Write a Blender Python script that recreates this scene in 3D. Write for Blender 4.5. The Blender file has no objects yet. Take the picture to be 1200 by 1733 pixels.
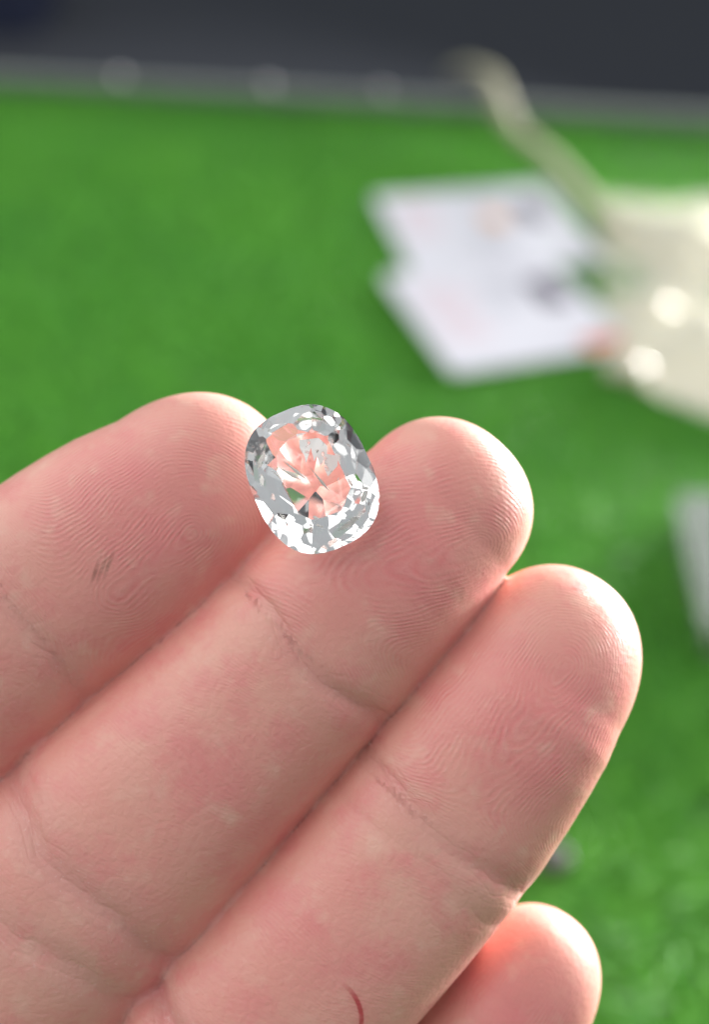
import bpy, bmesh, math, random
import numpy as np
from mathutils import Vector, Matrix, Euler

random.seed(7)
RNG = np.random.default_rng(11)
SC = bpy.context.scene
COL = SC.collection
R = math.radians

# ------------------------------------------------------------------ camera
PITCH = 36.0            # degrees below the horizon
CAM_H = 0.27           # camera height above the turf (m)
FPX = 2092.0            # focal length in pixels of the 1200 x 1733 frame
HAND_D = 116.0          # mm from the lens to the plane of the hand
cam_d = bpy.data.cameras.new('camera')
cam = bpy.data.objects.new('camera', cam_d)
COL.objects.link(cam)
cam.location = (0, 0, CAM_H)
cam.rotation_euler = (R(90 - PITCH), 0, 0)
cam_d.sensor_fit = 'VERTICAL'
cam_d.sensor_height = 24.0
cam_d.sensor_width = 24.0
cam_d.lens = 24.0 * FPX / 1733.0
cam_d.clip_start = 0.005
cam_d.clip_end = 200
cam_d.dof.use_dof = True
cam_d.dof.focus_distance = 0.1060
cam_d.dof.aperture_fstop = cam_d.lens / 4.1
SC.camera = cam

# ------------------------------------------------------------------ light: a stall by daylight openings, with an added turf fill
world = bpy.data.worlds.new('World')
SC.world = world
world.use_nodes = True
wb = world.node_tree.nodes['Background']
wb.inputs['Color'].default_value = (0.93, 0.97, 1.0, 1)
wb.inputs['Strength'].default_value = 0.50
HAND_C = Vector((0, 0.094, 0.202))          # where the hand is held above the table
def area_lamp(name, direction, dist, sx, sy, power, colour):
    """soft area lamp that faces the hand"""
    d = bpy.data.lights.new(name, 'AREA'); d.shape = 'RECTANGLE'
    d.size, d.size_y, d.energy, d.color = sx, sy, power, colour
    o = bpy.data.objects.new(name, d); COL.objects.link(o)
    v = Vector(direction).normalized()
    o.location = HAND_C + v * dist
    o.rotation_euler = v.to_track_quat('Z', 'Y').to_euler()
area_lamp('window_light_above', (-0.60, 0.06, 0.82), 1.5, 2.3, 1.9, 25.0, (1.0, 0.985, 0.96))
area_lamp('window_light_right', (0.735, 0.68, -0.005), 2.6, 1.5, 0.45, 400.0, (1.0, 0.98, 0.95))
area_lamp('turf_fill_light', (0.55, 0.25, 0.10), 0.62, 0.45, 0.25, 3.2, (1.0, 0.98, 0.95))  # fill lamp added to brighten the near-right turf, not an opening

SC.view_settings.view_transform = 'Standard'
SC.view_settings.look = 'None'
SC.view_settings.gamma = 1
SC.view_settings.use_curve_mapping = False
SC.view_settings.exposure = -0.08
SC.render.engine = 'CYCLES'
cy = SC.cycles
cy.max_bounces = 24
cy.transmission_bounces = 20
cy.glossy_bounces = 8
cy.diffuse_bounces = 4
cy.transparent_max_bounces = 12
cy.sample_clamp_indirect = 6
cy.blur_glossy = 0.3
cy.use_denoising = True
try:
    cy.denoiser = 'OPENIMAGEDENOISE'
    cy.denoising_prefilter = 'ACCURATE'
except Exception:
    pass

CAM_LOC = Vector(cam.location)
CAM_R = Euler(cam.rotation_euler).to_matrix()
HAND_M = Matrix.Translation(CAM_LOC) @ CAM_R.to_4x4() @ Matrix.Translation((0, 0, -HAND_D / 1000))

def at(px, py, z=0.0):
    """the point of the horizontal plane z that a sight line through this pixel meets"""
    d = CAM_R @ Vector(((px - 600) / FPX, (866.5 - py) / FPX, -1.0))
    return CAM_LOC + d * ((z - CAM_LOC.z) / d.z)

# ------------------------------------------------------------------ helpers
def tag(o, label=None, cat=None, group=None, kind=None):
    if label: o['label'] = label
    if cat: o['category'] = cat
    if group: o['group'] = group
    if kind: o['kind'] = kind
    return o

def link(name, me, mat=None, parent=None, smooth=False):
    o = bpy.data.objects.new(name, me)
    COL.objects.link(o)
    if mat: me.materials.append(mat)
    if parent: o.parent = parent
    if smooth:
        me.polygons.foreach_set('use_smooth', np.ones(len(me.polygons), bool))
    return o

def mesh_np(name, v, f):
    """mesh out of numpy arrays: v (n,3), f (m,k)"""
    me = bpy.data.meshes.new(name)
    v = np.asarray(v, np.float32); f = np.asarray(f, np.int32)
    m, k = f.shape
    me.vertices.add(len(v)); me.vertices.foreach_set('co', v.ravel())
    me.loops.add(m * k); me.loops.foreach_set('vertex_index', f.ravel())
    me.polygons.add(m)
    me.polygons.foreach_set('loop_start', np.arange(0, m * k, k, dtype=np.int32))
    me.polygons.foreach_set('loop_total', np.full(m, k, np.int32))
    me.update(calc_edges=True)
    me.validate()
    return me

def bm_mesh(name, bm):
    me = bpy.data.meshes.new(name)
    bm.normal_update(); bm.to_mesh(me); bm.free()
    return me

def nodes(mat):
    mat.use_nodes = True
    return mat.node_tree.nodes, mat.node_tree.links, mat.node_tree.nodes['Principled BSDF']

def simple(name, col, rough=0.5, **kw):
    m = bpy.data.materials.new(name)
    n, l, p = nodes(m)
    p.inputs['Base Color'].default_value = (*col, 1)
    p.inputs['Roughness'].default_value = rough
    for k, v in kw.items():
        p.inputs[k].default_value = v
    return m

def noisy(name, c1, c2, scale, rough=0.6, bump=0.0, detail=4, **kw):
    m = simple(name, c1, rough, **kw)
    n, l, p = nodes(m)
    tc = n.new('ShaderNodeTexCoord'); nz = n.new('ShaderNodeTexNoise')
    nz.inputs['Scale'].default_value = scale; nz.inputs['Detail'].default_value = detail
    l.new(tc.outputs['Object'], nz.inputs['Vector'])
    mx = n.new('ShaderNodeMix'); mx.data_type = 'RGBA'
    mx.inputs['A'].default_value = (*c1, 1); mx.inputs['B'].default_value = (*c2, 1)
    l.new(nz.outputs['Fac'], mx.inputs['Factor']); l.new(mx.outputs['Result'], p.inputs['Base Color'])
    if bump:
        b = n.new('ShaderNodeBump'); b.inputs['Strength'].default_value = 0.6; b.inputs['Distance'].default_value = bump
        l.new(nz.outputs['Fac'], b.inputs['Height']); l.new(b.outputs['Normal'], p.inputs['Normal'])
    return m

def vnoise(p, scale, seed=0):
    """cheap smooth 3D noise in -1..1 (sum of rotated sines)"""
    r = np.random.default_rng(seed)
    out = np.zeros(len(p), np.float32)
    for k in range(6):
        d = r.normal(size=3); d /= np.linalg.norm(d)
        w = r.uniform(0.6, 1.5) / scale
        out += np.sin((p @ d.astype(np.float32)) * w * 6.283 + r.uniform(0, 6.28)).astype(np.float32)
    return out / 3.2

# ================================================================== SETTING
TURF_H = 0.007
# far edge of the turf seen through the frame, running slightly towards the camera at the right
E0, E1 = at(0, 142, TURF_H), at(1200, 212, TURF_H)
ex = (E1 - E0); ex.z = 0; ex.normalize()
ey = Vector((-ex.y, ex.x, 0))            # away from the camera
mid = (E0 + E1) / 2; mid.z = 0
def T(u, v, z=0.0):                        # table coordinates: u along the far edge, v towards the camera
    return mid + ex * u - ey * v + Vector((0, 0, z))
TW, TD = 0.85, 1.10

def box_pts(bm, pts_bottom, z0, z1, bev=0.0):
    vb = [bm.verts.new((p.x, p.y, z0)) for p in pts_bottom]
    vt = [bm.verts.new((p.x, p.y, z1)) for p in pts_bottom]
    n = len(vb)
    bm.faces.new(vt); bm.faces.new(vb[::-1])
    for i in range(n):
        bm.faces.new((vb[i], vb[(i + 1) % n], vt[(i + 1) % n], vt[i]))
    if bev:
        bmesh.ops.bevel(bm, geom=bm.edges[:], offset=bev, segments=3, affect='EDGES', profile=0.5)

# pavement far below the table
bm = bmesh.new(); bmesh.ops.create_grid(bm, x_segments=1, y_segments=1, size=60)
pav = link('pavement', bm_mesh('pavement', bm), noisy('asphalt', (0.062, 0.067, 0.08), (0.075, 0.08, 0.093), 9, 0.95, 0.0, **{'Specular IOR Level': 0.0}))
pav.location = (0, 20, -0.74)
tag(pav, kind='structure')

# the table: top board, apron, four legs
wood = noisy('painted_board', (0.16, 0.16, 0.15), (0.22, 0.21, 0.2), 30, 0.6)
table = bpy.data.objects.new('table', None); COL.objects.link(table)
table.location = mid
tag(table, 'trestle table covered with green artificial turf', 'table')
def tpart(name, u0, u1, v0, v1, z0, z1, mat, bev=0.002):
    bm = bmesh.new()
    box_pts(bm, [T(u0, v1) - mid, T(u1, v1) - mid, T(u1, v0) - mid, T(u0, v0) - mid], z0, z1, bev)
    o = link(name, bm_mesh(name, bm), mat, table)
    return o
tpart('table_top', -TW, TW, -0.012, TD, -0.03, -0.001, wood)
tpart('apron', -TW + .05, TW - .05, 0.04, TD - .05, -0.10, -0.031, wood)
for su in (-1, 1):
    for vv in (0.06, TD - 0.11):
        u0 = su * (TW - 0.09)
        tpart('leg', u0 - .025, u0 + .025, vv, vv + .05, -0.739, -0.101, wood)

# turf: backing sheet and blades
back_m = noisy('turf_backing', (0.04, 0.18, 0.015), (0.06, 0.24, 0.018), 60, 0.9)
bm = bmesh.new()
box_pts(bm, [T(-TW, TD - .004), T(TW, TD - .004), T(TW, 0.004), T(-TW, 0.004)], 0.0, 0.002)
tag(link('turf_backing', bm_mesh('turf_backing', bm), back_m), kind='structure')

def grass():
    NB = 270000
    # denser where the frame looks
    u = np.concatenate([RNG.uniform(-TW, TW, NB // 5), RNG.uniform(-0.36, 0.42, NB - NB // 5)])
    v = np.concatenate([RNG.uniform(0.006, TD - .01, NB // 5), RNG.uniform(0.006, 0.80, NB - NB // 5)])
    p2 = np.stack([u, v, np.zeros_like(u)], 1).astype(np.float32)
    patch = vnoise(p2, 0.22, 3) * .6 + vnoise(p2, 0.07, 4) * .5
    h = TURF_H * (0.75 + 0.5 * RNG.random(NB)) * (1 + .03 * patch)
    w = RNG.uniform(0.0008, 0.0014, NB)
    yaw = RNG.uniform(0, 2 * np.pi, NB)
    lean_a = RNG.uniform(0, 6.283, NB)
    lean = RNG.uniform(1.2, 3.2, NB) * (0.8 + .12 * patch)
    base = np.stack([u, v, np.full(NB, .002)], 1)
    side = np.stack([np.cos(yaw), np.sin(yaw), np.zeros(NB)], 1) * w[:, None]
    ld = np.stack([np.cos(lean_a), np.sin(lean_a), np.zeros(NB)], 1)
    m = base + ld * (h * lean * .35)[:, None]; m[:, 2] += h * .62
    t = base + ld * (h * lean * 1.05)[:, None]; t[:, 2] += h * np.clip(1.0 - .2 * lean, .45, 1)
    V = np.stack([base - side, base + side, m - side * .8, m + side * .8, t], 1).reshape(-1, 3)
    W = (np.array(mid)[None, :] + V[:, :1] * np.array(ex) - V[:, 1:2] * np.array(ey) + np.concatenate([np.zeros((len(V), 2)), V[:, 2:]], 1))
    i = np.arange(NB)[:, None] * 5
    F = np.concatenate([i + [[0, 1, 3]], i + [[0, 3, 2]], i + [[2, 3, 4]]])
    me = mesh_np('artificial_grass', W, F)
    tint = np.clip(.5 + .18 * patch + RNG.normal(0, .22, NB), 0, 1)
    a = me.attributes.new('tint', 'FLOAT', 'POINT'); a.data.foreach_set('value', np.repeat(tint, 5).astype(np.float32))
    mat = bpy.data.materials.new('grass_blade')
    n, l, p = nodes(mat)
    at_ = n.new('ShaderNodeAttribute'); at_.attribute_name = 'tint'
    rp = n.new('ShaderNodeValToRGB')
    rp.color_ramp.elements[0].color = (0.055, 0.285, 0.032, 1); rp.color_ramp.elements[1].color = (0.165, 0.53, 0.045, 1)
    l.new(at_.outputs['Fac'], rp.inputs['Fac']); l.new(rp.outputs['Color'], p.inputs['Base Color'])
    p.inputs['Roughness'].default_value = 0.55
    tr = n.new('ShaderNodeBsdfTranslucent'); l.new(rp.outputs['Color'], tr.inputs['Color'])
    mix = n.new('ShaderNodeMixShader'); mix.inputs[0].default_value = 0.5
    l.new(p.outputs[0], mix.inputs[1]); l.new(tr.outputs[0], mix.inputs[2])
    l.new(mix.outputs[0], n['Material Output'].inputs['Surface'])
    o = link('artificial_grass', me, mat)
    tag(o, 'bright green artificial grass covering the table', 'grass', kind='stuff')
grass()

# ================================================================== THE HAND
def cr(P, n):
    """Catmull-Rom through the rows of P, n samples"""
    P = np.asarray(P, float)
    Q = np.vstack([2 * P[0] - P[1], P, 2 * P[-1] - P[-2]])
    m = len(P) - 1
    out = []
    for t in np.linspace(0, m, n):
        i = min(int(t), m - 1); s = t - i
        p0, p1, p2, p3 = Q[i:i + 4]
        out.append(.5 * (2 * p1 + (p2 - p0) * s + (2 * p0 - 5 * p1 + 4 * p2 - p3) * s * s + (3 * p1 - p0 - 3 * p2 + p3) * s ** 3))
    return np.array(out)

def to_mm(px, py, z):
    x0, y0 = (px - 600) / 18.03, (866.5 - py) / 18.03
    z = z + 0.07 * (x0 * .83 + y0 * .55) + 0.6      # the hand leans: fingertips nearer the lens than the palm
    s = (HAND_D - z) / FPX
    return ((px - 600) * s, (866.5 - py) * s, z)

class Finger:
    def __init__(self, name, rows, cap, core, loop, creases, roll=0.0, nseg=16):
        self.name, self.cap = name, cap
        P = np.array([(*to_mm(r[0], r[1], r[2]), r[3], r[4]) for r in rows])
        k_ = (HAND_D - P[:, 2]) * 18.03 / FPX       # keep the widths true where the finger recedes
        P[:, 3] *= k_ * 1.02; P[:, 4] *= k_
        S = cr(P, nseg + 1)
        self.c = S[:, :3].astype(np.float32); self.a = S[:, 3].astype(np.float32); self.b = S[:, 4].astype(np.float32)
        tg = np.gradient(self.c, axis=0); tg /= np.linalg.norm(tg, axis=1)[:, None]
        self.t = (-tg).astype(np.float32)                 # towards the tip
        up = np.array([math.sin(roll), 0, math.cos(roll)])
        nn = up - self.t * (self.t @ up)[:, None]; nn /= np.linalg.norm(nn, axis=1)[:, None]
        self.n = nn.astype(np.float32)
        self.s = np.cross(self.t, self.n).astype(np.float32)
        seg = np.linalg.norm(np.diff(self.c, axis=0), axis=1)
        self.L = np.concatenate([[0], np.cumsum(seg)]).astype(np.float32)
        self.core = core; self.loop = loop
        self.creases = []
        for (px, py, depth, wid, skew) in creases:      # flexion creases, by the pixel of their middle
            q = np.array(to_mm(px, py, 6.0), np.float32)
            u = self.local(q[None, :])
            self.creases.append((float(u['u'][0]), depth, wid, skew))
    def local(self, p):
        n = len(p)
        best = np.full(n, 1e9, np.float32); tt = np.zeros(n, np.float32)
        for i in range(len(self.c) - 1):
            a = self.c[i]; d = self.c[i + 1] - a; L2 = float(d @ d)
            q = p - a
            k = np.clip((q @ d) / L2, 0, 1)
            r = q - k[:, None] * d
            dd = np.einsum('ij,ij->i', r, r)
            m = dd < best
            best[m] = dd[m]; tt[m] = i + k[m]
        i = np.minimum(tt.astype(int), len(self.c) - 2); f = (tt - i)[:, None]
        def lp(x):
            x = x if x.ndim > 1 else x[:, None]
            return x[i] * (1 - f) + x[i + 1] * f
        c, t_, n_, s_ = lp(self.c), lp(self.t), lp(self.n), lp(self.s)
        a, b, L = lp(self.a)[:, 0], lp(self.b)[:, 0], lp(self.L)[:, 0]
        q = p - c
        sn = np.einsum('ij,ij->i', q, n_); ss = np.einsum('ij,ij->i', q, s_); st = np.einsum('ij,ij->i', q, t_)
        u = L + self.cap - np.where(tt <= 0, np.maximum(st, -2), 0)
        return dict(u=u, sn=sn, ss=ss, st=st, a=a, b=b, v=np.arctan2(ss / a, sn / b) * (a + b) / 2, tt=tt)
    def sdf(self, p):
        q = self.local(p)
        a, b = q['a'], q['b']
        b2 = np.where(q['sn'] > 0, b, b * 0.92)
        st = np.where(q['tt'] <= 0, np.maximum(q['st'], 0), 0) / self.cap
        mid_ = (q['tt'] > 0) & (q['tt'] < len(self.c) - 1.001)
        q['ss'] = np.where(mid_, np.copysign(np.sqrt(q['ss'] ** 2 + q['st'] ** 2), q['ss']), q['ss'])
        back = np.where(q['tt'] >= len(self.c) - 1.001, np.minimum(q['st'], 0), 0) / 8.0
        e = 2.3 - 0.12 * np.clip(1 - q['u'] / 22, 0, 1)
        k = (np.abs(q['ss'] / a) ** e + np.abs(q['sn'] / b2) ** e + np.abs(st) ** e + np.abs(back) ** e) ** (1 / e)
        d = (k - 1) * np.minimum(a, b)
        palmar = np.clip(q['sn'] / b * 1.5 - 0.05, 0, 1); palmar = palmar * palmar * (3 - 2 * palmar)
        for (u0, dep, wid, skew) in self.creases:
            x = q['u'] - u0 - skew * q['ss'] - 0.5 * np.sin(q['ss'] * 0.45 + u0)
            edge = 0.55 + 0.45 * np.clip(np.abs(q['ss']) / a, 0, 1)
            d = d + dep * palmar * edge * (np.exp(-(x / wid) ** 2) - 0.20 * np.exp(-((np.abs(x) - 3.0 * wid) / (2.0 * wid)) ** 2))
        return d, q

F_INDEX = Finger('index', [(296, 851, 0.8, 9.05, 7.6), (206, 913, 1.6, 10.1, 8.2), (62, 1014, 2.2, 10.4, 8.3),
                           (-125, 1176, 3.5, 10.8, 8.6), (-320, 1350, 4.5, 10.6, 9.3), (-540, 1580, 3.5, 10.8, 9.6), (-760, 1850, 1, 11.5, 10.5)],
                 11.5, (325, 905), (-0.80, 0.60), [(85, 1075, 0.34, 0.8, 0.12), (-330, 1370, .8, 1.0, 0)])
F_MIDDLE = Finger('middle', [(741, 866, 0.0, 8.4, 7.2), (680, 930, 0.8, 9.0, 8.0), (613, 1003, 1.2, 9.3, 8.4), (514, 1104, 1.6, 9.7, 8.0),
                             (335, 1285, 2.6, 10.6, 8.8), (160, 1460, 3.6, 11.6, 9.0), (-60, 1690, 3.0, 11.9, 10), (-330, 1990, 1, 12.2, 11)],
                  8.6, (815, 920), (-0.93, 0.30), [(545, 1130, 0.36, 0.8, 0.0), (500, 1085, 0.16, 0.7, 0.05), (200, 1500, 0.55, 1.0, 0.05), (115, 1570, 0.42, 1.1, -0.06)])
F_RING = Finger('ring', [(904, 1158, -0.4, 8.75, 7.8), (860, 1230, 0.6, 9.3, 8.3), (749, 1383, 1.0, 9.9, 8.0),
                         (593, 1564, 1.8, 10.2, 8.6), (410, 1760, 2.6, 10.7, 8.9), (150, 2060, 2.0, 11.2, 9.8), (-60, 2320, 0, 11.5, 10.5)],
                11.7, (960, 1130), (-0.62, 0.78), [(752, 1408, 0.36, 0.9, 0.05), (700, 1440, 0.12, 0.7, 0.0), (400, 1790, .75, 0.9, 0.05), (340, 1850, .4, 0.9, 0.0)])
F_LITTLE = Finger('little', [(875, 1691, -2.7, 6.7, 6.4), (836, 1752, -2.0, 7.0, 6.6), (744, 1880, -1.0, 7.3, 6.5),
                             (610, 2060, 0.0, 7.8, 7.2), (400, 2320, 0, 8.6, 8.2), (240, 2520, -1, 9.0, 9.0)],
                  9.3, (930, 1690), (-0.55, 0.83), [(752, 1870, 0.5, 0.7, 0.0), (560, 2130, .6, 0.8, 0)])
FINGERS = [F_INDEX, F_MIDDLE, F_RING, F_LITTLE]
THUMB = Finger('thumb', [(-1230, 1330, 10, 8.5, 7.5), (-1235, 1480, 9, 10.2, 9.0), (-1230, 1640, 6, 10.6, 9.0), (-1230, 1850, 2, 11.2, 10), (-1220, 2150, -2, 14, 13)],
               8.0, (-1230, 1400), (0.0, 1.0), [(-1230, 1660, .6, .9, 0)], roll=-0.6)

def mm(px, py, z): return np.array(to_mm(px, py, z), np.float32)
CAPS = [  # palm: metacarpals, heel, thenar and hypothenar mounds, wrist and forearm: (end a, end b, radius a, radius b, flatten)
    (mm(-760, 1850, 0), mm(-1230, 2560, -3), 12.0, 14.0),
    (mm(-330, 1990, 0), mm(-1080, 2720, -3), 12.5, 14.5),
    (mm(-60, 2320, 0), mm(-950, 2880, -3), 12.0, 14.0),
    (mm(240, 2520, -1), mm(-820, 3020, -2), 10.5, 14.0),
    (mm(-1130, 2150, 2), mm(-1180, 2700, 1), 14.0, 15.0),
    (mm(-60, 2620, 0), mm(-800, 3000, 0), 12.0, 14.0),
    (mm(-1130, 2720, -4), mm(-1850, 3750, -6), 19.0, 22.0),
    (mm(-930, 2900, -4), mm(-1650, 3900, -6), 19.0, 22.0),
]

def smin(a, b, k):
    h = np.clip(0.5 + 0.5 * (b - a) / k, 0, 1)
    return b * (1 - h) + a * h - k * h * (1 - h)

def capsule(p, a, b, ra, rb):
    d = b - a
    k = np.clip(((p - a) @ d) / float(d @ d), 0, 1)
    r = np.linalg.norm(p - a - k[:, None] * d, axis=1)
    return r - (ra + (rb - ra) * k)

def hand_sdf(p, want=False):
    fd = None
    for f in FINGERS:
        d, q = f.sdf(p)
        if fd is None: fd, f2, sn, uu = d, np.full_like(d, 50), q['sn'], q['u']
        else:
            sn = np.where(d < fd, q['sn'], sn); uu = np.minimum(uu, q['u'])
            f2 = np.minimum(np.maximum(fd, d), f2); fd = smin(fd, d, 0.38)
    # the narrow crevice where two fingers press against each other, closed behind by their flesh
    f1 = fd
    if want: return f1, f2
    fd = np.minimum(f1, np.maximum(f2 - 1.6 * np.clip((uu - 3) / 5, -.5, 1) + .5, sn + 1.0))
    # pads of the two fingers squeezed together under the stone
    fd = smin(fd, capsule(p, mm(497, 876, -2.5), mm(520, 824, -3.5), 5.0, 3.0), 2.0)
    pd = None
    for c in CAPS:
        d = capsule(p, *c)
        pd = d if pd is None else smin(pd, d, 7.0)
    td, _ = THUMB.sdf(p)
    pd = smin(pd, td, 7.0)
    return smin(fd, pd, 5.0)

def build_hand():
    H = 0.45
    lo = np.array([-128, -190, -32], float); hi = np.array([32, 16, 34], float)
    K = 3
    n = (np.ceil((hi - lo) / (H * K)).astype(int) + 1)
    ax = [lo[i] + np.arange(n[i]) * H * K for i in range(3)]
    G = np.stack(np.meshgrid(*ax, indexing='ij'), -1).reshape(-1, 3).astype(np.float32)
    # the coarse pass uses only points inside the forearm box
    D = hand_sdf(G).reshape(n)
    D = np.repeat(np.repeat(np.repeat(D, K, 0), K, 1), K, 2)
    N = D.shape
    idx = np.argwhere(np.abs(D) < H * K * 1.9)
    P = (lo[None, :] + idx * H).astype(np.float32)
    vals = np.concatenate([hand_sdf(P[i:i + 400000]) for i in range(0, len(P), 400000)])
    D[idx[:, 0], idx[:, 1], idx[:, 2]] = vals
    # close the volume at the border of the grid
    for axn in range(3):
        s = [slice(None)] * 3; s[axn] = 0; D[tuple(s)] = np.maximum(D[tuple(s)], 0.3)
        s[axn] = -1; D[tuple(s)] = np.maximum(D[tuple(s)], 0.3)
    # surface nets
    ins = D < 0
    acc = np.zeros((N[0] - 1, N[1] - 1, N[2] - 1), np.uint8)
    offs = [(i, j, k) for i in (0, 1) for j in (0, 1) for k in (0, 1)]
    def sub(A, o): return A[o[0]:N[0] - 1 + o[0], o[1]:N[1] - 1 + o[1], o[2]:N[2] - 1 + o[2]]
    for o in offs: acc += sub(ins, o)
    cells = np.argwhere((acc > 0) & (acc < 8))
    corner = {o: D[cells[:, 0] + o[0], cells[:, 1] + o[1], cells[:, 2] + o[2]] for o in offs}
    sm = np.zeros((len(cells), 3)); ct = np.zeros(len(cells))
    for o in offs:
        for axn in range(3):
            if o[axn] == 0:
                o2 = list(o); o2[axn] = 1; o2 = tuple(o2)
                d0, d1 = corner[o], corner[o2]
                m = (d0 < 0) != (d1 < 0)
                t = np.where(m, d0 / np.where(m, d0 - d1, 1), 0)
                pt = np.tile(np.array(o, float), (len(cells), 1)); pt[:, axn] += t
                sm += pt * m[:, None]; ct += m
    V = lo[None, :] + (cells + sm / ct[:, None]) * H
    vid = np.full((N[0] - 1, N[1] - 1, N[2] - 1), -1, np.int32)
    vid[cells[:, 0], cells[:, 1], cells[:, 2]] = np.arange(len(cells))
    quads = []
    for axn in range(3):
        b, c = (axn + 1) % 3, (axn + 2) % 3
        sl0 = [slice(1, N[i] - 1) for i in range(3)]; sl0[axn] = slice(0, N[axn] - 1)
        sl1 = list(sl0); sl1[axn] = slice(1, N[axn])
        A, B = ins[tuple(sl0)], ins[tuple(sl1)]
        e = np.argwhere(A != B)
        flip = A[e[:, 0], e[:, 1], e[:, 2]]
        e = e + np.array([1 if i != axn else 0 for i in range(3)])
        def cell(db, dc):
            q = e.copy(); q[:, b] -= db; q[:, c] -= dc
            return vid[q[:, 0], q[:, 1], q[:, 2]]
        q = np.stack([cell(1, 1), cell(0, 1), cell(0, 0), cell(1, 0)], 1)
        q[~flip] = q[~flip][:, ::-1]
        quads.append(q)
    Fq = np.concatenate(quads)
    # keep the biggest sheet only is not needed: the field is one body
    P = V.astype(np.float32)
    # one Newton step onto the true surface
    d0 = hand_sdf(P); g = np.zeros_like(P)
    for i in range(3):
        q = P.copy(); q[:, i] += 0.15
        g[:, i] = (hand_sdf(q) - d0) / 0.15
    g /= np.maximum(np.linalg.norm(g, axis=1)[:, None], .3)
    P = P - g * np.clip(d0, -.3, .3)[:, None]
    # relax the bottoms of the crevices, where the grid is too coarse
    f1, f2 = hand_sdf(P, True)
    wg = (np.exp(-((f2 - f1) / 0.75) ** 2) * .9)[:, None].astype(np.float32)
    ea = np.concatenate([Fq[:, [0, 1]], Fq[:, [1, 2]], Fq[:, [2, 3]], Fq[:, [3, 0]]])
    cnt = np.bincount(ea[:, 0], minlength=len(P)) + np.bincount(ea[:, 1], minlength=len(P))
    for it in range(9):
        av = np.stack([(np.bincount(ea[:, 0], weights=P[ea[:, 1], i], minlength=len(P)) + np.bincount(ea[:, 1], weights=P[ea[:, 0], i], minlength=len(P))) / cnt for i in range(3)], 1)
        P = (P + wg * (av.astype(np.float32) - P)).astype(np.float32)
    # --- fields carried by the skin
    ridge = np.zeros(len(P), np.float32); amp = np.full(len(P), .25, np.float32); red = np.zeros(len(P), np.float32); cre = np.zeros(len(P), np.float32); crx = np.full(len(P), 30, np.float32); cry = crx.copy()
    best = np.full(len(P), 1e9, np.float32)
    wob = vnoise(P, 3.2, 20) * 0.10 + vnoise(P, 6.0, 21) * 0.24 + vnoise(P, 13.0, 22) * 0.5
    for f in FINGERS:
        d, q = f.sdf(P)
        m = d < best
        best[m] = d[m]
        # loop-shaped ridges on the pad: distance to a half line that starts at the core
        zc = 0.0
        i = np.argmin(np.linalg.norm(f.c[:, :2] - np.array(to_mm(*f.core, 7))[:2], axis=1))
        core = np.array([*to_mm(*f.core, 7)[:2], f.c[i, 2] + f.b[i] * .9], np.float32)
        D2 = np.array([f.loop[0], -f.loop[1], 0], np.float32); D2 /= np.linalg.norm(D2)
        r = P - core
        al = r @ D2
        per = r - al[:, None] * D2
        along = np.where(al < 0, al, 0.03 * np.clip(al, 0, 60))
        loopf = np.sqrt(np.einsum('ij,ij->i', per, per) + along ** 2)
        uc = f.creases[0][0]
        lin = (uc - q['u']) * 0.9 + 0.02 * q['ss'] ** 2
        w = np.clip((q['u'] - (uc - 9.0)) / 8.0, 0, 1); w = w * w * (3 - 2 * w)
        fld = loopf * (1 - w) + lin * w
        far = q['u'] > uc
        fld = np.where(far, q['u'] * 0.8 + 0.25 * q['ss'] + 0.8 * wob, fld) + wob
        palmar = np.clip(q['sn'] / q['b'] * 1.3 + 0.9, 0, 1)
        am = np.where(far, 0.28, 1.0 - 0.45 * w) * palmar
        ridge[m] = fld[m]; amp[m] = am[m]
        pad = np.exp(-((q['u'] - (uc * .52)) / (uc * .33)) ** 2) + .55 * np.exp(-((q['u'] - (uc + 13)) / 6) ** 2)
        rd = pad * np.clip(q['sn'] / q['b'], 0, 1) * (0.85 + .15 * vnoise(P, 9, 31))
        red[m] = rd[m]
        cc = np.zeros(len(P), np.float32); cxn = [np.full(len(P), 30, np.float32), np.full(len(P), 30, np.float32)]
        for ci, (u0, dep, wid, skew) in enumerate(f.creases):
            x = q['u'] - u0 - skew * q['ss'] - 0.5 * np.sin(q['ss'] * 0.45 + u0)
            cxn[ci % 2] = np.where(np.abs(x) < np.abs(cxn[ci % 2]), x, cxn[ci % 2])
            cc = np.maximum(cc, np.exp(-(x / (wid * 2.6)) ** 2) * dep / .7)
        crx[m] = cxn[0][m]; cry[m] = cxn[1][m]
        cre[m] = (cc * np.clip(q['sn'] / q['b'] * 1.5 + .3, 0, 1))[m]
    # red scratch on the ring finger and three short brown marks on the index pad (signed distance fields, mm)
    c0 = np.array(to_mm(532, 1722, 10)[:2]); rad = 4.1; f0z = -4.0
    dx = P[:, 0] - c0[0]; dy = P[:, 1] - c0[1]
    rr = np.hypot(dx, dy) - rad
    ang = np.degrees(np.arctan2(dy, dx))
    scr = np.clip(rr, -20, 20).astype(np.float32)
    scr_end = np.where(P[:, 2] > f0z, np.clip(1.6 - np.abs(ang - 10) / 28, 0, 1), 0).astype(np.float32)
    me = mesh_np('hand', P / 1000.0, Fq)
    for nm, arr in (('ridge', ridge / 0.345), ('ridge_amp', amp), ('redness', red), ('crease', cre), ('crease_x', crx), ('crease_y', cry), ('scratch', scr), ('scratch_end', scr_end)):
        a_ = me.attributes.new(nm, 'FLOAT', 'POINT'); a_.data.foreach_set('value', arr.astype(np.float32))
    return me

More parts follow.
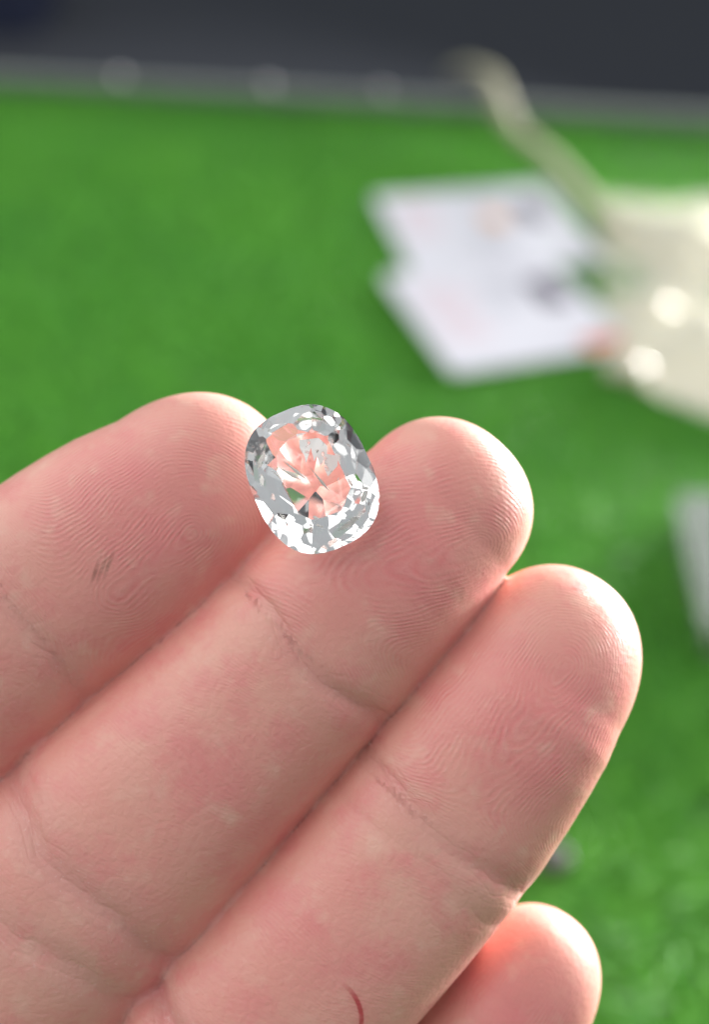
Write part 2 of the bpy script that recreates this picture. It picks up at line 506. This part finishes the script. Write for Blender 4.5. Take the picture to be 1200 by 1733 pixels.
def skin_material():
    mat = bpy.data.materials.new('skin')
    n, l, p = nodes(mat)
    def attr(nm):
        a_ = n.new('ShaderNodeAttribute'); a_.attribute_name = nm; return a_.outputs['Fac']
    def math_(op, a_, b_=None, c_=None, clamp=False):
        m = n.new('ShaderNodeMath'); m.operation = op; m.use_clamp = clamp
        for i, x in enumerate((a_, b_, c_)):
            if x is None: continue
            if isinstance(x, (int, float)): m.inputs[i].default_value = x
            else: l.new(x, m.inputs[i])
        return m.outputs[0]
    def mixc(fac, a_, b_, bt='MIX'):
        m = n.new('ShaderNodeMix'); m.data_type = 'RGBA'; m.blend_type = bt
        for key, x in (('Factor', fac), ('A', a_), ('B', b_)):
            if isinstance(x, tuple): m.inputs[key].default_value = (*x, 1)
            elif isinstance(x, (int, float)): m.inputs[key].default_value = x
            else: l.new(x, m.inputs[key])
        return m.outputs['Result']
    def noise(scale, detail=3, rough=.5, w=None):
        z = n.new('ShaderNodeTexNoise'); z.inputs['Scale'].default_value = scale; z.inputs['Detail'].default_value = detail
        z.inputs['Roughness'].default_value = rough
        l.new(w or tc.outputs['Object'], z.inputs['Vector']); return z.outputs['Fac']
    tc = n.new('ShaderNodeTexCoord')
    sep = n.new('ShaderNodeSeparateXYZ'); l.new(tc.outputs['Object'], sep.inputs[0])
    big = noise(85, 2); med = noise(420, 3, .6); fine = noise(1800, 3, .6)
    # ridges
    rs = math_('SINE', math_('MULTIPLY', attr('ridge'), 6.28318))
    brk = math_('MULTIPLY', math_('MULTIPLY_ADD', noise(1300, 2), 2.6, -.75, True), math_('MULTIPLY_ADD', noise(230, 2), 3.2, -1.0, True))
    ra = math_('MULTIPLY', attr('ridge_amp'), brk)
    rh = math_('MULTIPLY', rs, ra)
    # colour
    c = mixc(math_('MULTIPLY_ADD', big, 2.6, -.85, True), (0.76, 0.305, 0.255), (0.78, 0.40, 0.315))
    c = mixc(math_('MULTIPLY', attr('redness'), math_('MULTIPLY_ADD', med, 1.0, .4), None, True), c, (0.76, 0.22, 0.22))
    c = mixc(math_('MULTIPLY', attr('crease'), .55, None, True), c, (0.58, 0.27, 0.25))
    blot = math_('MULTIPLY_ADD', noise(240, 3, .65), 4.5, -2.1, True)
    c = mixc(math_('MULTIPLY', blot, .62), c, (0.74, 0.215, 0.215))
    yel = math_('MULTIPLY_ADD', noise(330, 2), 5.0, -2.9, True)
    c = mixc(math_('MULTIPLY', yel, .5), c, (0.80, 0.50, 0.39))
    c = mixc(math_('MULTIPLY', math_('MULTIPLY_ADD', rh, .5, .5, True), .22), c, (0.86, 0.62, 0.52))
    # dry whitish flakes near the creases
    fl = math_('MULTIPLY', math_('MULTIPLY_ADD', noise(2600, 2, .7), 9, -5.6, True), math_('MULTIPLY_ADD', attr('crease'), .9, .06, True))
    c = mixc(math_('MULTIPLY', fl, .3), c, (0.88, 0.74, 0.68))
    # red scratch
    sc = math_('MULTIPLY', math_('MULTIPLY_ADD', math_('ABSOLUTE', attr('scratch')), -7.0, 1.9, True), attr('scratch_end'))
    sch = math_('MULTIPLY', math_('MULTIPLY_ADD', math_('ABSOLUTE', attr('scratch')), -1.3, 1.0, True), attr('scratch_end'))
    c = mixc(math_('MULTIPLY', sch, .35), c, (0.72, 0.20, 0.20))
    sc = math_('MULTIPLY', sc, math_('MULTIPLY_ADD', noise(700, 2), 1.8, .0, True))
    c = mixc(math_('MULTIPLY', sc, .85), c, (0.50, 0.05, 0.06))
    # three short brown dashes on the index pad
    marks = None
    for (px, py) in ((166, 963), (176, 960), (186, 957)):
        x0, y0, _ = to_mm(px, py, 9.0)
        ddx = math_('SUBTRACT', sep.outputs['X'], x0 / 1000); ddy = math_('SUBTRACT', sep.outputs['Y'], y0 / 1000)
        al = math_('ADD', math_('MULTIPLY', ddx, .34), math_('MULTIPLY', ddy, .94))
        pe = math_('SUBTRACT', math_('MULTIPLY', ddx, .94), math_('MULTIPLY', ddy, .34))
        dd = math_('SQRT', math_('ADD', math_('POWER', math_('MULTIPLY', math_('ABSOLUTE', al), 1 / .00085), 2.0), math_('POWER', math_('MULTIPLY', math_('ABSOLUTE', pe), 1 / .00013), 2.0)))
        k = math_('MULTIPLY_ADD', dd, -.75, 1.5, True)
        marks = k if marks is None else math_('MAXIMUM', marks, k)
    marks = math_('MULTIPLY', marks, math_('MULTIPLY_ADD', noise(1500, 2), 2.2, -.45, True))
    c = mixc(math_('MULTIPLY', marks, .6), c, (0.22, 0.09, 0.06))
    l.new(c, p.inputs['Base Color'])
    p.inputs['Roughness'].default_value = .37
    p.inputs['IOR'].default_value = 1.42
    p.subsurface_method = 'RANDOM_WALK_SKIN' if hasattr(p, 'subsurface_method') else 'RANDOM_WALK'
    p.inputs['Subsurface Weight'].default_value = 0.32
    p.inputs['Subsurface Radius'].default_value = (1.0, 0.32, 0.18)
    p.inputs['Subsurface Scale'].default_value = 0.0009
    # fine relief
    vo = n.new('ShaderNodeTexVoronoi'); vo.feature = 'DISTANCE_TO_EDGE'; vo.inputs['Scale'].default_value = 900
    l.new(tc.outputs['Object'], vo.inputs['Vector'])
    vv = math_('MULTIPLY', math_('MINIMUM', vo.outputs['Distance'], .22), 2.4)
    hsum = math_('ADD', math_('MULTIPLY', rh, 0.40), math_('ADD', math_('MULTIPLY', vv, math_('MULTIPLY_ADD', attr('ridge_amp'), -.6, .65, True)), math_('MULTIPLY', fine, 1.2)))
    hsum = math_('ADD', hsum, math_('MULTIPLY', med, .6))
    # sharp branching lines along the flexion creases
    cxw = math_('ADD', attr('crease_x'), math_('MULTIPLY_ADD', noise(190, 2, .5), 3.6, -1.8))
    cxv = math_('ADD', attr('crease_x'), math_('MULTIPLY_ADD', noise(140, 2, .5), 5.0, -2.2))
    cxu = math_('ADD', attr('crease_y'), math_('MULTIPLY_ADD', noise(170, 2, .5), 4.0, -2.0))
    for (src, off, wd, st) in ((cxu, 0.0, .18, 1.2), (cxu, 1.0, .16, .7), (cxw, 0.0, .20, 1.6), (cxw, 0.9, .16, .8), (cxv, -0.9, .16, .9), (cxv, -2.1, .18, .7), (cxw, 1.9, .18, .6), (cxv, .4, .16, .8)):
        g_ = math_('POWER', 2.718, math_('MULTIPLY', math_('POWER', math_('ABSOLUTE', math_('DIVIDE', math_('SUBTRACT', src, off), wd)), 2.0), -1.0))
        hsum = math_('SUBTRACT', hsum, math_('MULTIPLY', math_('MULTIPLY', g_, math_('MULTIPLY', math_('MULTIPLY', attr('crease'), 2.2, None, True), st * .75)), math_('MULTIPLY_ADD', noise(160, 1), 1.6, -.1, True)))
    b = n.new('ShaderNodeBump'); b.inputs['Strength'].default_value = 0.8; b.inputs['Distance'].default_value = 0.00006
    l.new(hsum, b.inputs['Height']); l.new(b.outputs['Normal'], p.inputs['Normal'])
    return mat

hand = link('hand', build_hand(), skin_material(), smooth=True)
hand.matrix_world = HAND_M
tag(hand, 'open left hand, palm up, holding the gem between index and middle fingertips', 'hand')

# fingernails on the far side of the fingertips
nail_m = simple('nail', (0.78, 0.58, 0.50), 0.28, **{'Subsurface Weight': .3, 'Subsurface Scale': .001})
def fingernail(f):
    nu, nv = 12, 10
    L = 11.0 if f.name != 'little' else 8.5
    vv, ff = [], []
    for layer in (0, 1):
        for i in range(nu + 1):
            for j in range(nv + 1):
                x = j / nv * 2 - 1; y = i / nu
                ang = x * 0.95
                b = f.b[0] * .94 + .15; a = f.a[0] * .97
                t = (f.cap * .70 - y * L)
                cap_k = (1 - max(0, t / f.cap) ** 2.3) ** (1 / 2.3)
                droop = cap_k + .03 - (.12 * abs(x) ** 4)
                off = .25 if layer == 0 else -.25
                s = math.sin(ang) * (a * .86) * (cap_k * .7 + .3)
                nn = -math.cos(ang) * (b * droop + off) + 0.15
                shrink = 1 - .22 * (max(0, y - .75) / .25) ** 2 - .2 * (max(0, .2 - y) / .2) ** 2
                q = f.c[0] + f.t[0] * t + f.s[0] * s * shrink + f.n[0] * nn
                vv.append(q / 1000)
    def I(l_, i, j): return l_ * (nu + 1) * (nv + 1) + i * (nv + 1) + j
    for i in range(nu):
        for j in range(nv):
            ff.append((I(0, i, j), I(0, i, j + 1), I(0, i + 1, j + 1), I(0, i + 1, j)))
            ff.append((I(1, i + 1, j), I(1, i + 1, j + 1), I(1, i, j + 1), I(1, i, j)))
    for i in range(nu):
        for j in (0, nv):
            ff.append((I(0, i, j), I(0, i + 1, j), I(1, i + 1, j), I(1, i, j)))
    for j in range(nv):
        for i in (0, nu):
            ff.append((I(0, i, j), I(0, i, j + 1), I(1, i, j + 1), I(1, i, j)))
    me = mesh_np('fingernail', np.array(vv), np.array(ff))
    link('fingernail', me, nail_m, hand, smooth=True)
for f in FINGERS + [THUMB]:
    fingernail(f)

# ================================================================== THE GEM
def gem_mesh():
    r = np.random.default_rng(5)
    A, B = 5.15, 6.35          # half width, half length of the cushion (mm)
    E = 2.6
    def support(th):           # support function of the superellipse outline
        c, s = abs(math.cos(th)), abs(math.sin(th))
        q = E / (E - 1)
        return ((A * c) ** q + (B * s) ** q) ** (1 / q)
    PL = []
    def add(th, alpha, z, k=1.0, down=False):
        """facet that touches the outline (scaled k) at height z; alpha = angle to the girdle plane"""
        nz = math.cos(alpha) * (-1 if down else 1)
        nrm = np.array([math.cos(th) * math.sin(alpha), math.sin(th) * math.sin(alpha), nz])
        PL.append((nrm, support(th) * k * math.sin(alpha) + z * nz))
    g = 0.10
    for i in range(44):
        PL.append((np.array([math.cos(i / 44 * 2 * math.pi), math.sin(i / 44 * 2 * math.pi), 0]), support(i / 44 * 2 * math.pi)))
    PL.append((np.array([0.02, -0.015, 1.0]) / np.linalg.norm([0.02, -0.015, 1.0]), 2.05))       # table
    j = lambda s: r.normal(0, s)
    for i in range(16):      # upper girdle facets
        add((i + .5) / 16 * 2 * math.pi + j(.03), R(43) + j(.02), g, 1.0)
    for i in range(8):      # bezels and stars
        add(i / 8 * 2 * math.pi + j(.05), R(36.5) + j(.02), g, 0.985)
    for i in range(8):
        add((i + .5) / 8 * 2 * math.pi + j(.05), R(25) + j(.02), 1.52, 0.745)
    # pavilion
    for i in range(22):
        add((i + .5) / 22 * 2 * math.pi + j(.04), R(52) + j(.03), -g, 1.0, True)
    for i in range(18):
        add((i) / 18 * 2 * math.pi + j(.06), R(42) + j(.03), -1.3, 0.85, True)
    for i in range(12):
        add((i + .3) / 12 * 2 * math.pi + j(.06), R(35) + j(.03), -2.6, 0.59, True)
    for i in range(6):
        add((i + .2) / 6 * 2 * math.pi + j(.1), R(29) + j(.04), -3.5, 0.36, True)
    PL.append((np.array([0.03, 0.05, -1.0]) / np.linalg.norm([.03, .05, 1]), 4.35))
    Nn = np.array([q[0] for q in PL]); Dd = np.array([q[1] for q in PL])
    # polyhedron = intersection of the half spaces
    pts = []
    n = len(Nn)
    ii, jj = np.triu_indices(n, 1)
    for k in range(n):
        m = jj < k
        M = np.stack([Nn[ii[m]], Nn[jj[m]], np.tile(Nn[k], (m.sum(), 1))], 1)
        if len(M) == 0: continue
        rhs = np.stack([Dd[ii[m]], Dd[jj[m]], np.full(m.sum(), Dd[k])], 1)
        det = np.linalg.det(M); ok = np.abs(det) > 1e-5
        if not ok.any(): continue
        X = np.linalg.solve(M[ok], rhs[ok][:, :, None])[:, :, 0]
        X = X[(X @ Nn.T <= Dd + 1e-6).all(1)]
        pts.append(X)
    P = np.concatenate(pts)
    P = np.unique(np.round(P, 4), axis=0)
    bm = bmesh.new()
    # one ordered polygon for each plane
    vmap = {}
    for q in range(n):
        on = P[np.abs(P @ Nn[q] - Dd[q]) < 6e-4]
        if len(on) < 3: continue
        c = on.mean(0); u = on[0] - c
        if np.linalg.norm(u) < 1e-5: continue
        u /= np.linalg.norm(u); w = np.cross(Nn[q], u)
        o = np.argsort(np.arctan2((on - c) @ w, (on - c) @ u))
        vs = []
        for p_ in on[o]:
            key = tuple(p_)
            if key not in vmap: vmap[key] = bm.verts.new(p_ / 1000)
            if vmap[key] not in vs: vs.append(vmap[key])
        if len(vs) >= 3:
            try: bm.faces.new(vs)
            except ValueError: pass
    bmesh.ops.remove_doubles(bm, verts=bm.verts[:], dist=4e-6)
    bmesh.ops.holes_fill(bm, edges=bm.edges[:])
    bmesh.ops.recalc_face_normals(bm, faces=bm.faces[:])
    print('GEM faces', len(bm.faces), 'open edges', sum(1 for e in bm.edges if len(e.link_faces) != 2))
    return bm_mesh('gemstone', bm)

glass = bpy.data.materials.new('colourless_gem')
n, l, p = nodes(glass)
p.inputs['Base Color'].default_value = (0.985, 0.99, 0.985, 1)
p.inputs['Roughness'].default_value = 0.0
p.inputs['Transmission Weight'].default_value = 1.0
p.inputs['IOR'].default_value = 1.54
gem = link('gemstone', gem_mesh(), glass)
gc = Vector([c / 1000 for c in to_mm(528, 810, 10.2)])
gem.matrix_world = HAND_M @ Matrix.Translation(gc) @ Euler((R(-7), R(5), R(24)), 'XYZ').to_matrix().to_4x4()
tag(gem, 'clear faceted cushion-cut gemstone held between two fingertips', 'gemstone')
# feather inclusions inside the stone
incl_m = simple('inclusion', (0.85, 0.86, 0.84), 0.35, **{'Transmission Weight': .3})
dark_m = simple('dark_inclusion', (0.10, 0.08, 0.07), 0.5)
def inclusion(cx, cy, cz, L, W, rz, tilt, mat, seed):
    rr = random.Random(seed)
    bm = bmesh.new()
    ring = []
    k = 9
    for i in range(k):
        a_ = i / k * 2 * math.pi; q = rr.uniform(.55, 1.0)
        ring.append(bm.verts.new((math.cos(a_) * L * q / 2000, math.sin(a_) * W * q / 2000, rr.uniform(-.03, .03) / 1000)))
    t = bm.verts.new((0, 0, .05 / 1000)); b_ = bm.verts.new((0, 0, -.05 / 1000))
    for i in range(k):
        bm.faces.new((ring[i], ring[(i + 1) % k], t)); bm.faces.new((ring[(i + 1) % k], ring[i], b_))
    o = link('inclusion', bm_mesh('inclusion', bm), mat, gem)
    o.location = (cx / 1000, cy / 1000, cz / 1000); o.rotation_euler = (tilt, 0.15, rz)
for (cx, cy, cz, L, W, rz, tl, s) in [(-2.9, 3.0, -.5, 1.7, .8, .5, .5, 1), (-3.6, 1.6, -.5, 1.2, .6, 1.2, .4, 2), (1.2, -4.4, -.7, 2.2, .7, .1, .6, 3),
                                      (3.2, -2.9, -.6, 1.5, .8, .9, .5, 4), (2.0, -.9, -1.6, .5, .12, .8, .5, 6), (-1.0, -3.3, -1.2, 1.2, .5, 2.2, .7, 7)]:
    inclusion(cx, cy, cz, L, W, rz, tl, incl_m, s)
for (cx, cy, cz, L, W, rz, s) in [(1.3, 1.8, .3, .45, .10, .6, 11), (2.0, .9, .3, .55, .10, 2.0, 12), (2.3, .3, .2, .4, .12, 1.0, 13), (3.4, -3.9, .1, .5, .12, .9, 14)]:
    inclusion(cx, cy, cz, L, W, rz, .3, dark_m, s)

# a healed feather: pointed white splinters fanned out under the table facet
def needle(x0, y0, x1, y1, z0, z1, w):
    a_, b_ = Vector((x0, y0, z0)) / 1000, Vector((x1, y1, z1)) / 1000
    t_ = (b_ - a_); s_ = Vector((-t_.y, t_.x, 0)).normalized() * (w / 2000); u_ = Vector((0, 0, .04 / 1000))
    m_ = a_.lerp(b_, .35)
    bm = bmesh.new()
    va, vb = bm.verts.new(a_), bm.verts.new(b_)
    ring = [bm.verts.new(m_ + q) for q in (s_, u_, -s_, -u_)]
    for i in range(4):
        bm.faces.new((va, ring[(i + 1) % 4], ring[i])); bm.faces.new((vb, ring[i], ring[(i + 1) % 4]))
    bmesh.ops.recalc_face_normals(bm, faces=bm.faces[:])
    link('feather_splinter', bm_mesh('feather_splinter', bm), incl_m, gem)
for (x0, y0, x1, y1, w) in [(-.9, .3, -2.3, 2.1, .32), (-.5, .2, -1.7, 2.5, .28), (.9, -1.6, .2, .9, .26)]:
    needle(x0, y0, x1, y1, -1.4, -.6, w)
# the bright jagged fracture under the table facet
frac_m = bpy.data.materials.new('fracture')
n, l, p = nodes(frac_m)
p.inputs['Base Color'].default_value = (0.95, 0.95, 0.94, 1); p.inputs['Roughness'].default_value = .2
tcf = n.new('ShaderNodeTexCoord'); nzf = n.new('ShaderNodeTexNoise'); nzf.inputs['Scale'].default_value = 900; nzf.inputs['Detail'].default_value = 4
rpf = n.new('ShaderNodeValToRGB'); rpf.color_ramp.elements[0].position = .36; rpf.color_ramp.elements[1].position = .46
l.new(tcf.outputs['Object'], nzf.inputs['Vector']); l.new(nzf.outputs['Fac'], rpf.inputs['Fac']); l.new(rpf.outputs['Color'], p.inputs['Alpha'])
poly = [(-1.28, 3.7), (.64, 3.85), (1.5, 3.0), (1.45, 2.2), (2.5, 1.98), (2.43, .96), (1.54, -.06), (1.2, .6), (1.15, 1.6), (.8, 1.0), (.45, 2.0), (.2, 1.5), (-.13, 2.9), (-.4, 1.9), (-.58, 1.3), (-.8, 2.2), (-1.02, 2.5), (-1.2, 2.9)]
ca, sa = math.cos(R(-24)), math.sin(R(-24))
bm = bmesh.new()
tops = [bm.verts.new(((x * ca - y * sa) * .88 / 1000, (x * sa + y * ca) * .88 / 1000, (0.35 + .22 * x - .2 * (y - 1.5)) / 1000)) for x, y in poly]
f_ = bm.faces.new(tops)
ex_ = bmesh.ops.extrude_face_region(bm, geom=[f_])
for v_ in ex_['geom']:
    if isinstance(v_, bmesh.types.BMVert): v_.co.z -= .00004
bmesh.ops.recalc_face_normals(bm, faces=bm.faces[:])
bmesh.ops.triangulate(bm, faces=bm.faces[:])
link('fracture', bm_mesh('fracture', bm), frac_m, gem)

# ================================================================== THINGS ON THE TURF
GZ = TURF_H * 0.92
def quad_frame(pTL, pTR, pBL, z):
    a, b, c = at(*pTL, z), at(*pTR, z), at(*pBL, z)
    return a, b, c

white_card = noisy('card_white', (0.52, 0.525, 0.59), (0.56, 0.565, 0.62), 40, 0.35)
def card(name, pBL, pdir, length, height, z, label, marks):
    o0 = at(*pBL, z)
    x = Vector((math.cos(R(pdir)), math.sin(R(pdir)), 0)); y = Vector((-x.y, x.x, 0))
    root = bpy.data.objects.new(name, None); COL.objects.link(root)
    root.matrix_world = Matrix(((x.x, y.x, 0, o0.x), (x.y, y.y, 0, o0.y), (0, 0, 1, z), (0, 0, 0, 1)))
    tag(root, label, 'card', 'certificate cards on the turf')
    def slab(nm, x0, y0, w, h, z0, th, mat, rad):
        bm = bmesh.new(); pts = []
        for (cx, cy, a0) in ((x0 + w - rad, y0 + h - rad, 0), (x0 + rad, y0 + h - rad, 90), (x0 + rad, y0 + rad, 180), (x0 + w - rad, y0 + rad, 270)):
            for k in range(5):
                a_ = R(a0 + k * 22.5); pts.append(Vector((cx + math.cos(a_) * rad, cy + math.sin(a_) * rad, 0)))
        box_pts(bm, pts, z0, z0 + th)
        return link(nm, bm_mesh(nm, bm), mat, root)
    slab('card_sheet', 0, 0, length, height, 0, .0012, white_card, .004)
    for (nm, x0, y0, w, h, mat) in marks:
        slab(nm, x0, y0, w, h, .00125, .00015, mat, min(w, h) * .2)
pinkink = simple('pink_ink', (0.62, 0.36, 0.40), .5)
greyink = simple('grey_ink', (0.30, 0.31, 0.36), .5)
darkink = simple('dark_ink', (0.06, 0.05, 0.08), .5)
orange = simple('orange_ink', (0.55, 0.12, 0.03), .5)
tan = simple('tan_ink', (0.60, 0.36, 0.22), .5)
def text_lines(x0, y0, n_, w, dy, mat, seed):
    rr = random.Random(seed)
    return [('text_line', x0, y0 - i * dy, w * rr.uniform(.6, 1), .0016, mat) for i in range(n_)]
card('certificate_card', (765, 636), 16.5, .086, .100, GZ + .0022, 'white certificate card nearer the hand, with an orange-red corner',
     text_lines(.010, .078, 7, .026, .0085, pinkink, 1) + text_lines(.042, .074, 4, .016, .008, greyink, 2) +
     [('photo', .064, .046, .013, .030, darkink), ('corner_print', .064, .002, .018, .010, orange)])
card('certificate_card', (700, 470), 10.5, .100, .104, GZ + .0005, 'white certificate card farther back, tucked under the other card',
     text_lines(.010, .088, 6, .022, .0085, pinkink, 3) + text_lines(.040, .040, 3, .03, .008, greyink, 4) +
     [('photo', .074, .052, .012, .030, darkink), ('emblem', .052, .050, .012, .020, tan)])

# cream plastic bag with its handle
cream = bpy.data.materials.new('cream_plastic')
n, l, p = nodes(cream)
p.inputs['Base Color'].default_value = (0.60, 0.58, 0.46, 1); p.inputs['Roughness'].default_value = .16
tcb = n.new('ShaderNodeTexCoord'); vb_ = n.new('ShaderNodeTexVoronoi'); vb_.inputs['Scale'].default_value = 38
bb = n.new('ShaderNodeBump'); bb.inputs['Strength'].default_value = .3; bb.inputs['Distance'].default_value = .008
l.new(tcb.outputs['Object'], vb_.inputs['Vector']); l.new(vb_.outputs['Distance'], bb.inputs['Height']); l.new(bb.outputs['Normal'], p.inputs['Normal'])
p.inputs['Subsurface Weight'].default_value = .4; p.inputs['Subsurface Radius'].default_value = (1, .9, .6); p.inputs['Subsurface Scale'].default_value = .006
bag = bpy.data.objects.new('plastic_bag', None); COL.objects.link(bag)
bag.location = at(1200, 560, GZ)
tag(bag, 'crumpled cream plastic bag lying beside the white cards', 'bag')
def bag_body():
    NU, NV = 90, 90
    q = [at(1008, 330, GZ), at(1560, 340, GZ), at(1500, 820, GZ), at(1024, 636, GZ)]
    us, vs = np.meshgrid(np.linspace(0, 1, NU), np.linspace(0, 1, NV), indexing='ij')
    Q = [np.array(x) for x in q]
    base = (Q[0][None, None] * ((1 - us) * (1 - vs))[..., None] + Q[1][None, None] * (us * (1 - vs))[..., None] + Q[2][None, None] * (us * vs)[..., None] + Q[3][None, None] * ((1 - us) * vs)[..., None])
    prof = (1 - np.abs(2 * us - 1) ** 3) ** 1.1 * (1 - np.abs(2 * vs - 1) ** 3) ** 1.1
    r = np.random.default_rng(9)
    cr_ = np.zeros_like(us)
    for k in range(16):
        th = r.uniform(0, 6.28); fr = r.uniform(2.0, 7); ph = r.uniform(0, 6.28)
        cr_ += (1 - np.abs(np.sin((us * math.cos(th) + vs * math.sin(th)) * fr * 1.5 + ph))) / fr
    cr_ = (cr_ - cr_.mean())
    z = 0.010 * prof * (1 + 1.6 * cr_)
    for (gx, gy, gr, gh) in ((1112, 515, .008, .008), (1078, 612, .009, .011), (1170, 430, .006, .004)):
        c_ = at(gx, gy, GZ + .010)
        z = z + gh * np.exp(-((base[..., 0] - c_.x) ** 2 + (base[..., 1] - c_.y) ** 2) / gr ** 2)
    top = base.copy(); top[..., 2] = GZ + np.maximum(z, 0.0006)
    wobx = .006 * np.sin(vs * 11 + 1) * (1 - np.abs(2 * us - 1)) ; top[..., 0] += wobx
    edge = (np.abs(us - .5) > .499) | (np.abs(vs - .5) > .499)
    bot = base.copy(); bot[..., 2] = GZ
    V = np.concatenate([top.reshape(-1, 3), bot.reshape(-1, 3)]) - np.array(bag.location)
    F = []
    def I(s, i, j): return s * NU * NV + i * NV + j
    for i in range(NU - 1):
        for j in range(NV - 1):
            F.append((I(0, i, j), I(0, i, j + 1), I(0, i + 1, j + 1), I(0, i + 1, j)))
            F.append((I(1, i, j), I(1, i + 1, j), I(1, i + 1, j + 1), I(1, i, j + 1)))
    for i in range(NU - 1):
        F.append((I(0, i, 0), I(0, i + 1, 0), I(1, i + 1, 0), I(1, i, 0)))
        F.append((I(0, i + 1, NV - 1), I(0, i, NV - 1), I(1, i, NV - 1), I(1, i + 1, NV - 1)))
    for j in range(NV - 1):
        F.append((I(0, 0, j + 1), I(0, 0, j), I(1, 0, j), I(1, 0, j + 1)))
        F.append((I(0, NU - 1, j), I(0, NU - 1, j + 1), I(1, NU - 1, j + 1), I(1, NU - 1, j)))
    o = link('bag_body', mesh_np('bag_body', V, np.array(F)), cream, bag, smooth=True)
bag_body()
def sweep(name, pts, w, th, mat, parent, k=10, n=50):
    S = cr(np.array(pts), n); V = []; F = []
    for i in range(n):
        t_ = S[min(i + 1, n - 1)] - S[max(i - 1, 0)]; t_ /= np.linalg.norm(t_)
        s_ = np.cross(t_, [0, 0, 1]); s_ /= np.linalg.norm(s_); u_ = np.cross(s_, t_)
        for j in range(k):
            a_ = j / k * 2 * math.pi
            V.append(S[i] + s_ * math.cos(a_) * w / 2 + u_ * math.sin(a_) * th / 2)
    for i in range(n - 1):
        for j in range(k):
            F.append((i * k + j, i * k + (j + 1) % k, (i + 1) * k + (j + 1) % k, (i + 1) * k + j))
    me = bpy.data.meshes.new(name)
    V = np.array(V) - (np.array(parent.location) if parent else 0)
    me.from_pydata([tuple(v) for v in V], [], F + [tuple(range(k))[::-1], tuple((n - 1) * k + j for j in range(k))])
    return link(name, me, mat, parent, smooth=True)
sweep('bag_handle', [at(1040, 380, .022), at(985, 325, .018), at(925, 262, .016), at(868, 215, .018), at(846, 168, .024), at(828, 128, .028), at(790, 112, .022), at(768, 120, .012)], .012, .005, simple('handle_plastic', (0.25, 0.245, 0.16), .45), bag)

# clear rail along the far edge of the turf with small shiny domes added for its glints
rail_m = simple('frosted_acrylic', (0.26, 0.29, 0.27), 0.3, **{'Transmission Weight': .55})
chrome = simple('chrome', (0.2, 0.2, 0.2), .45, Metallic=1.0)
rail = bpy.data.objects.new('edge_rail', None); COL.objects.link(rail)
rail.location = mid
tag(rail, 'frosted grey rail along the far edge of the turf', 'rail')
bm = bmesh.new()
box_pts(bm, [T(-TW, 0.003) - mid, T(TW, 0.003) - mid, T(TW, -0.009) - mid, T(-TW, -0.009) - mid], 0.0005, 0.014, .0015)
link('rail_strip', bm_mesh('rail_strip', bm), rail_m, rail)
for px in (195, 460, 655):
    w = at(px, 118, .02)
    uu = (w - mid).dot(ex)
    bm = bmesh.new(); bmesh.ops.create_uvsphere(bm, u_segments=16, v_segments=10, radius=.0038)
    for vtx in bm.verts:
        if vtx.co.z < -.001: vtx.co.z = -.001 + (vtx.co.z + .001) * .2
    o = link('glint_dome', bm_mesh('glint_dome', bm), chrome, rail, smooth=True)
    o.location = T(uu, -0.003, .015) - mid

# frosted plastic box at the right edge of the picture
fp = simple('frosted_plastic', (0.55, 0.60, 0.56), .25, **{'Transmission Weight': .75, 'IOR': 1.3})
pb = bpy.data.objects.new('plastic_box', None); COL.objects.link(pb)
b0 = at(1142, 892, GZ); b1 = at(1192, 1112, GZ)
pb.location = b0
tag(pb, 'small frosted plastic box lying on the turf at the right', 'box')
xd = Vector((1, 0.05, 0)).normalized()
quad_ = [b1 - b0, b1 - b0 + xd * .09, xd * .09, Vector((0, 0, 0))]
bm = bmesh.new(); box_pts(bm, quad_, 0.0, .010, .0015); link('box_base', bm_mesh('box_base', bm), fp, pb)
bm = bmesh.new()
cen = sum(quad_, Vector()) / 4
box_pts(bm, [cen + (q - cen) * 1.03 for q in quad_], 0.0104, .0145, .0012); link('box_lid', bm_mesh('box_lid', bm), fp, pb)

# small rough stone on the turf behind the ring finger
stone_m = noisy('rough_stone', (0.035, 0.035, 0.035), (0.16, 0.155, 0.145), 160, .5)
bm = bmesh.new(); bmesh.ops.create_icosphere(bm, subdivisions=2, radius=.0044)
rr = random.Random(4)
for vtx in bm.verts:
    vtx.co *= rr.uniform(.85, 1.12); vtx.co.z *= .75
st = link('rough_stone', bm_mesh('rough_stone', bm), stone_m)
st.location = at(938, 1452, GZ + .0035)
tag(st, 'small rough grey stone on the turf behind the ring finger', 'stone')

# dark crate on the pavement beyond the table
navy = simple('navy_plastic', (0.02, 0.024, 0.045), .9, **{'Specular IOR Level': 0.05})
crate = bpy.data.objects.new('storage_crate', None); COL.objects.link(crate)
g0 = at(62, 62, -.739)
crate.location = (g0.x - .3, g0.y + .2, -.739)
tag(crate, 'dark navy crate on the pavement beyond the table, at upper left', 'crate')
def cbox(nm, x0, x1, y0, y1, z0, z1):
    bm = bmesh.new(); box_pts(bm, [Vector((x0, y0, 0)), Vector((x1, y0, 0)), Vector((x1, y1, 0)), Vector((x0, y1, 0))], z0, z1, .006)
    link(nm, bm_mesh(nm, bm), navy, crate)
cbox('crate_body', -.3, .3, -.2, .2, .002, .28); cbox('crate_rim', -.315, .315, -.215, .215, .283, .31)
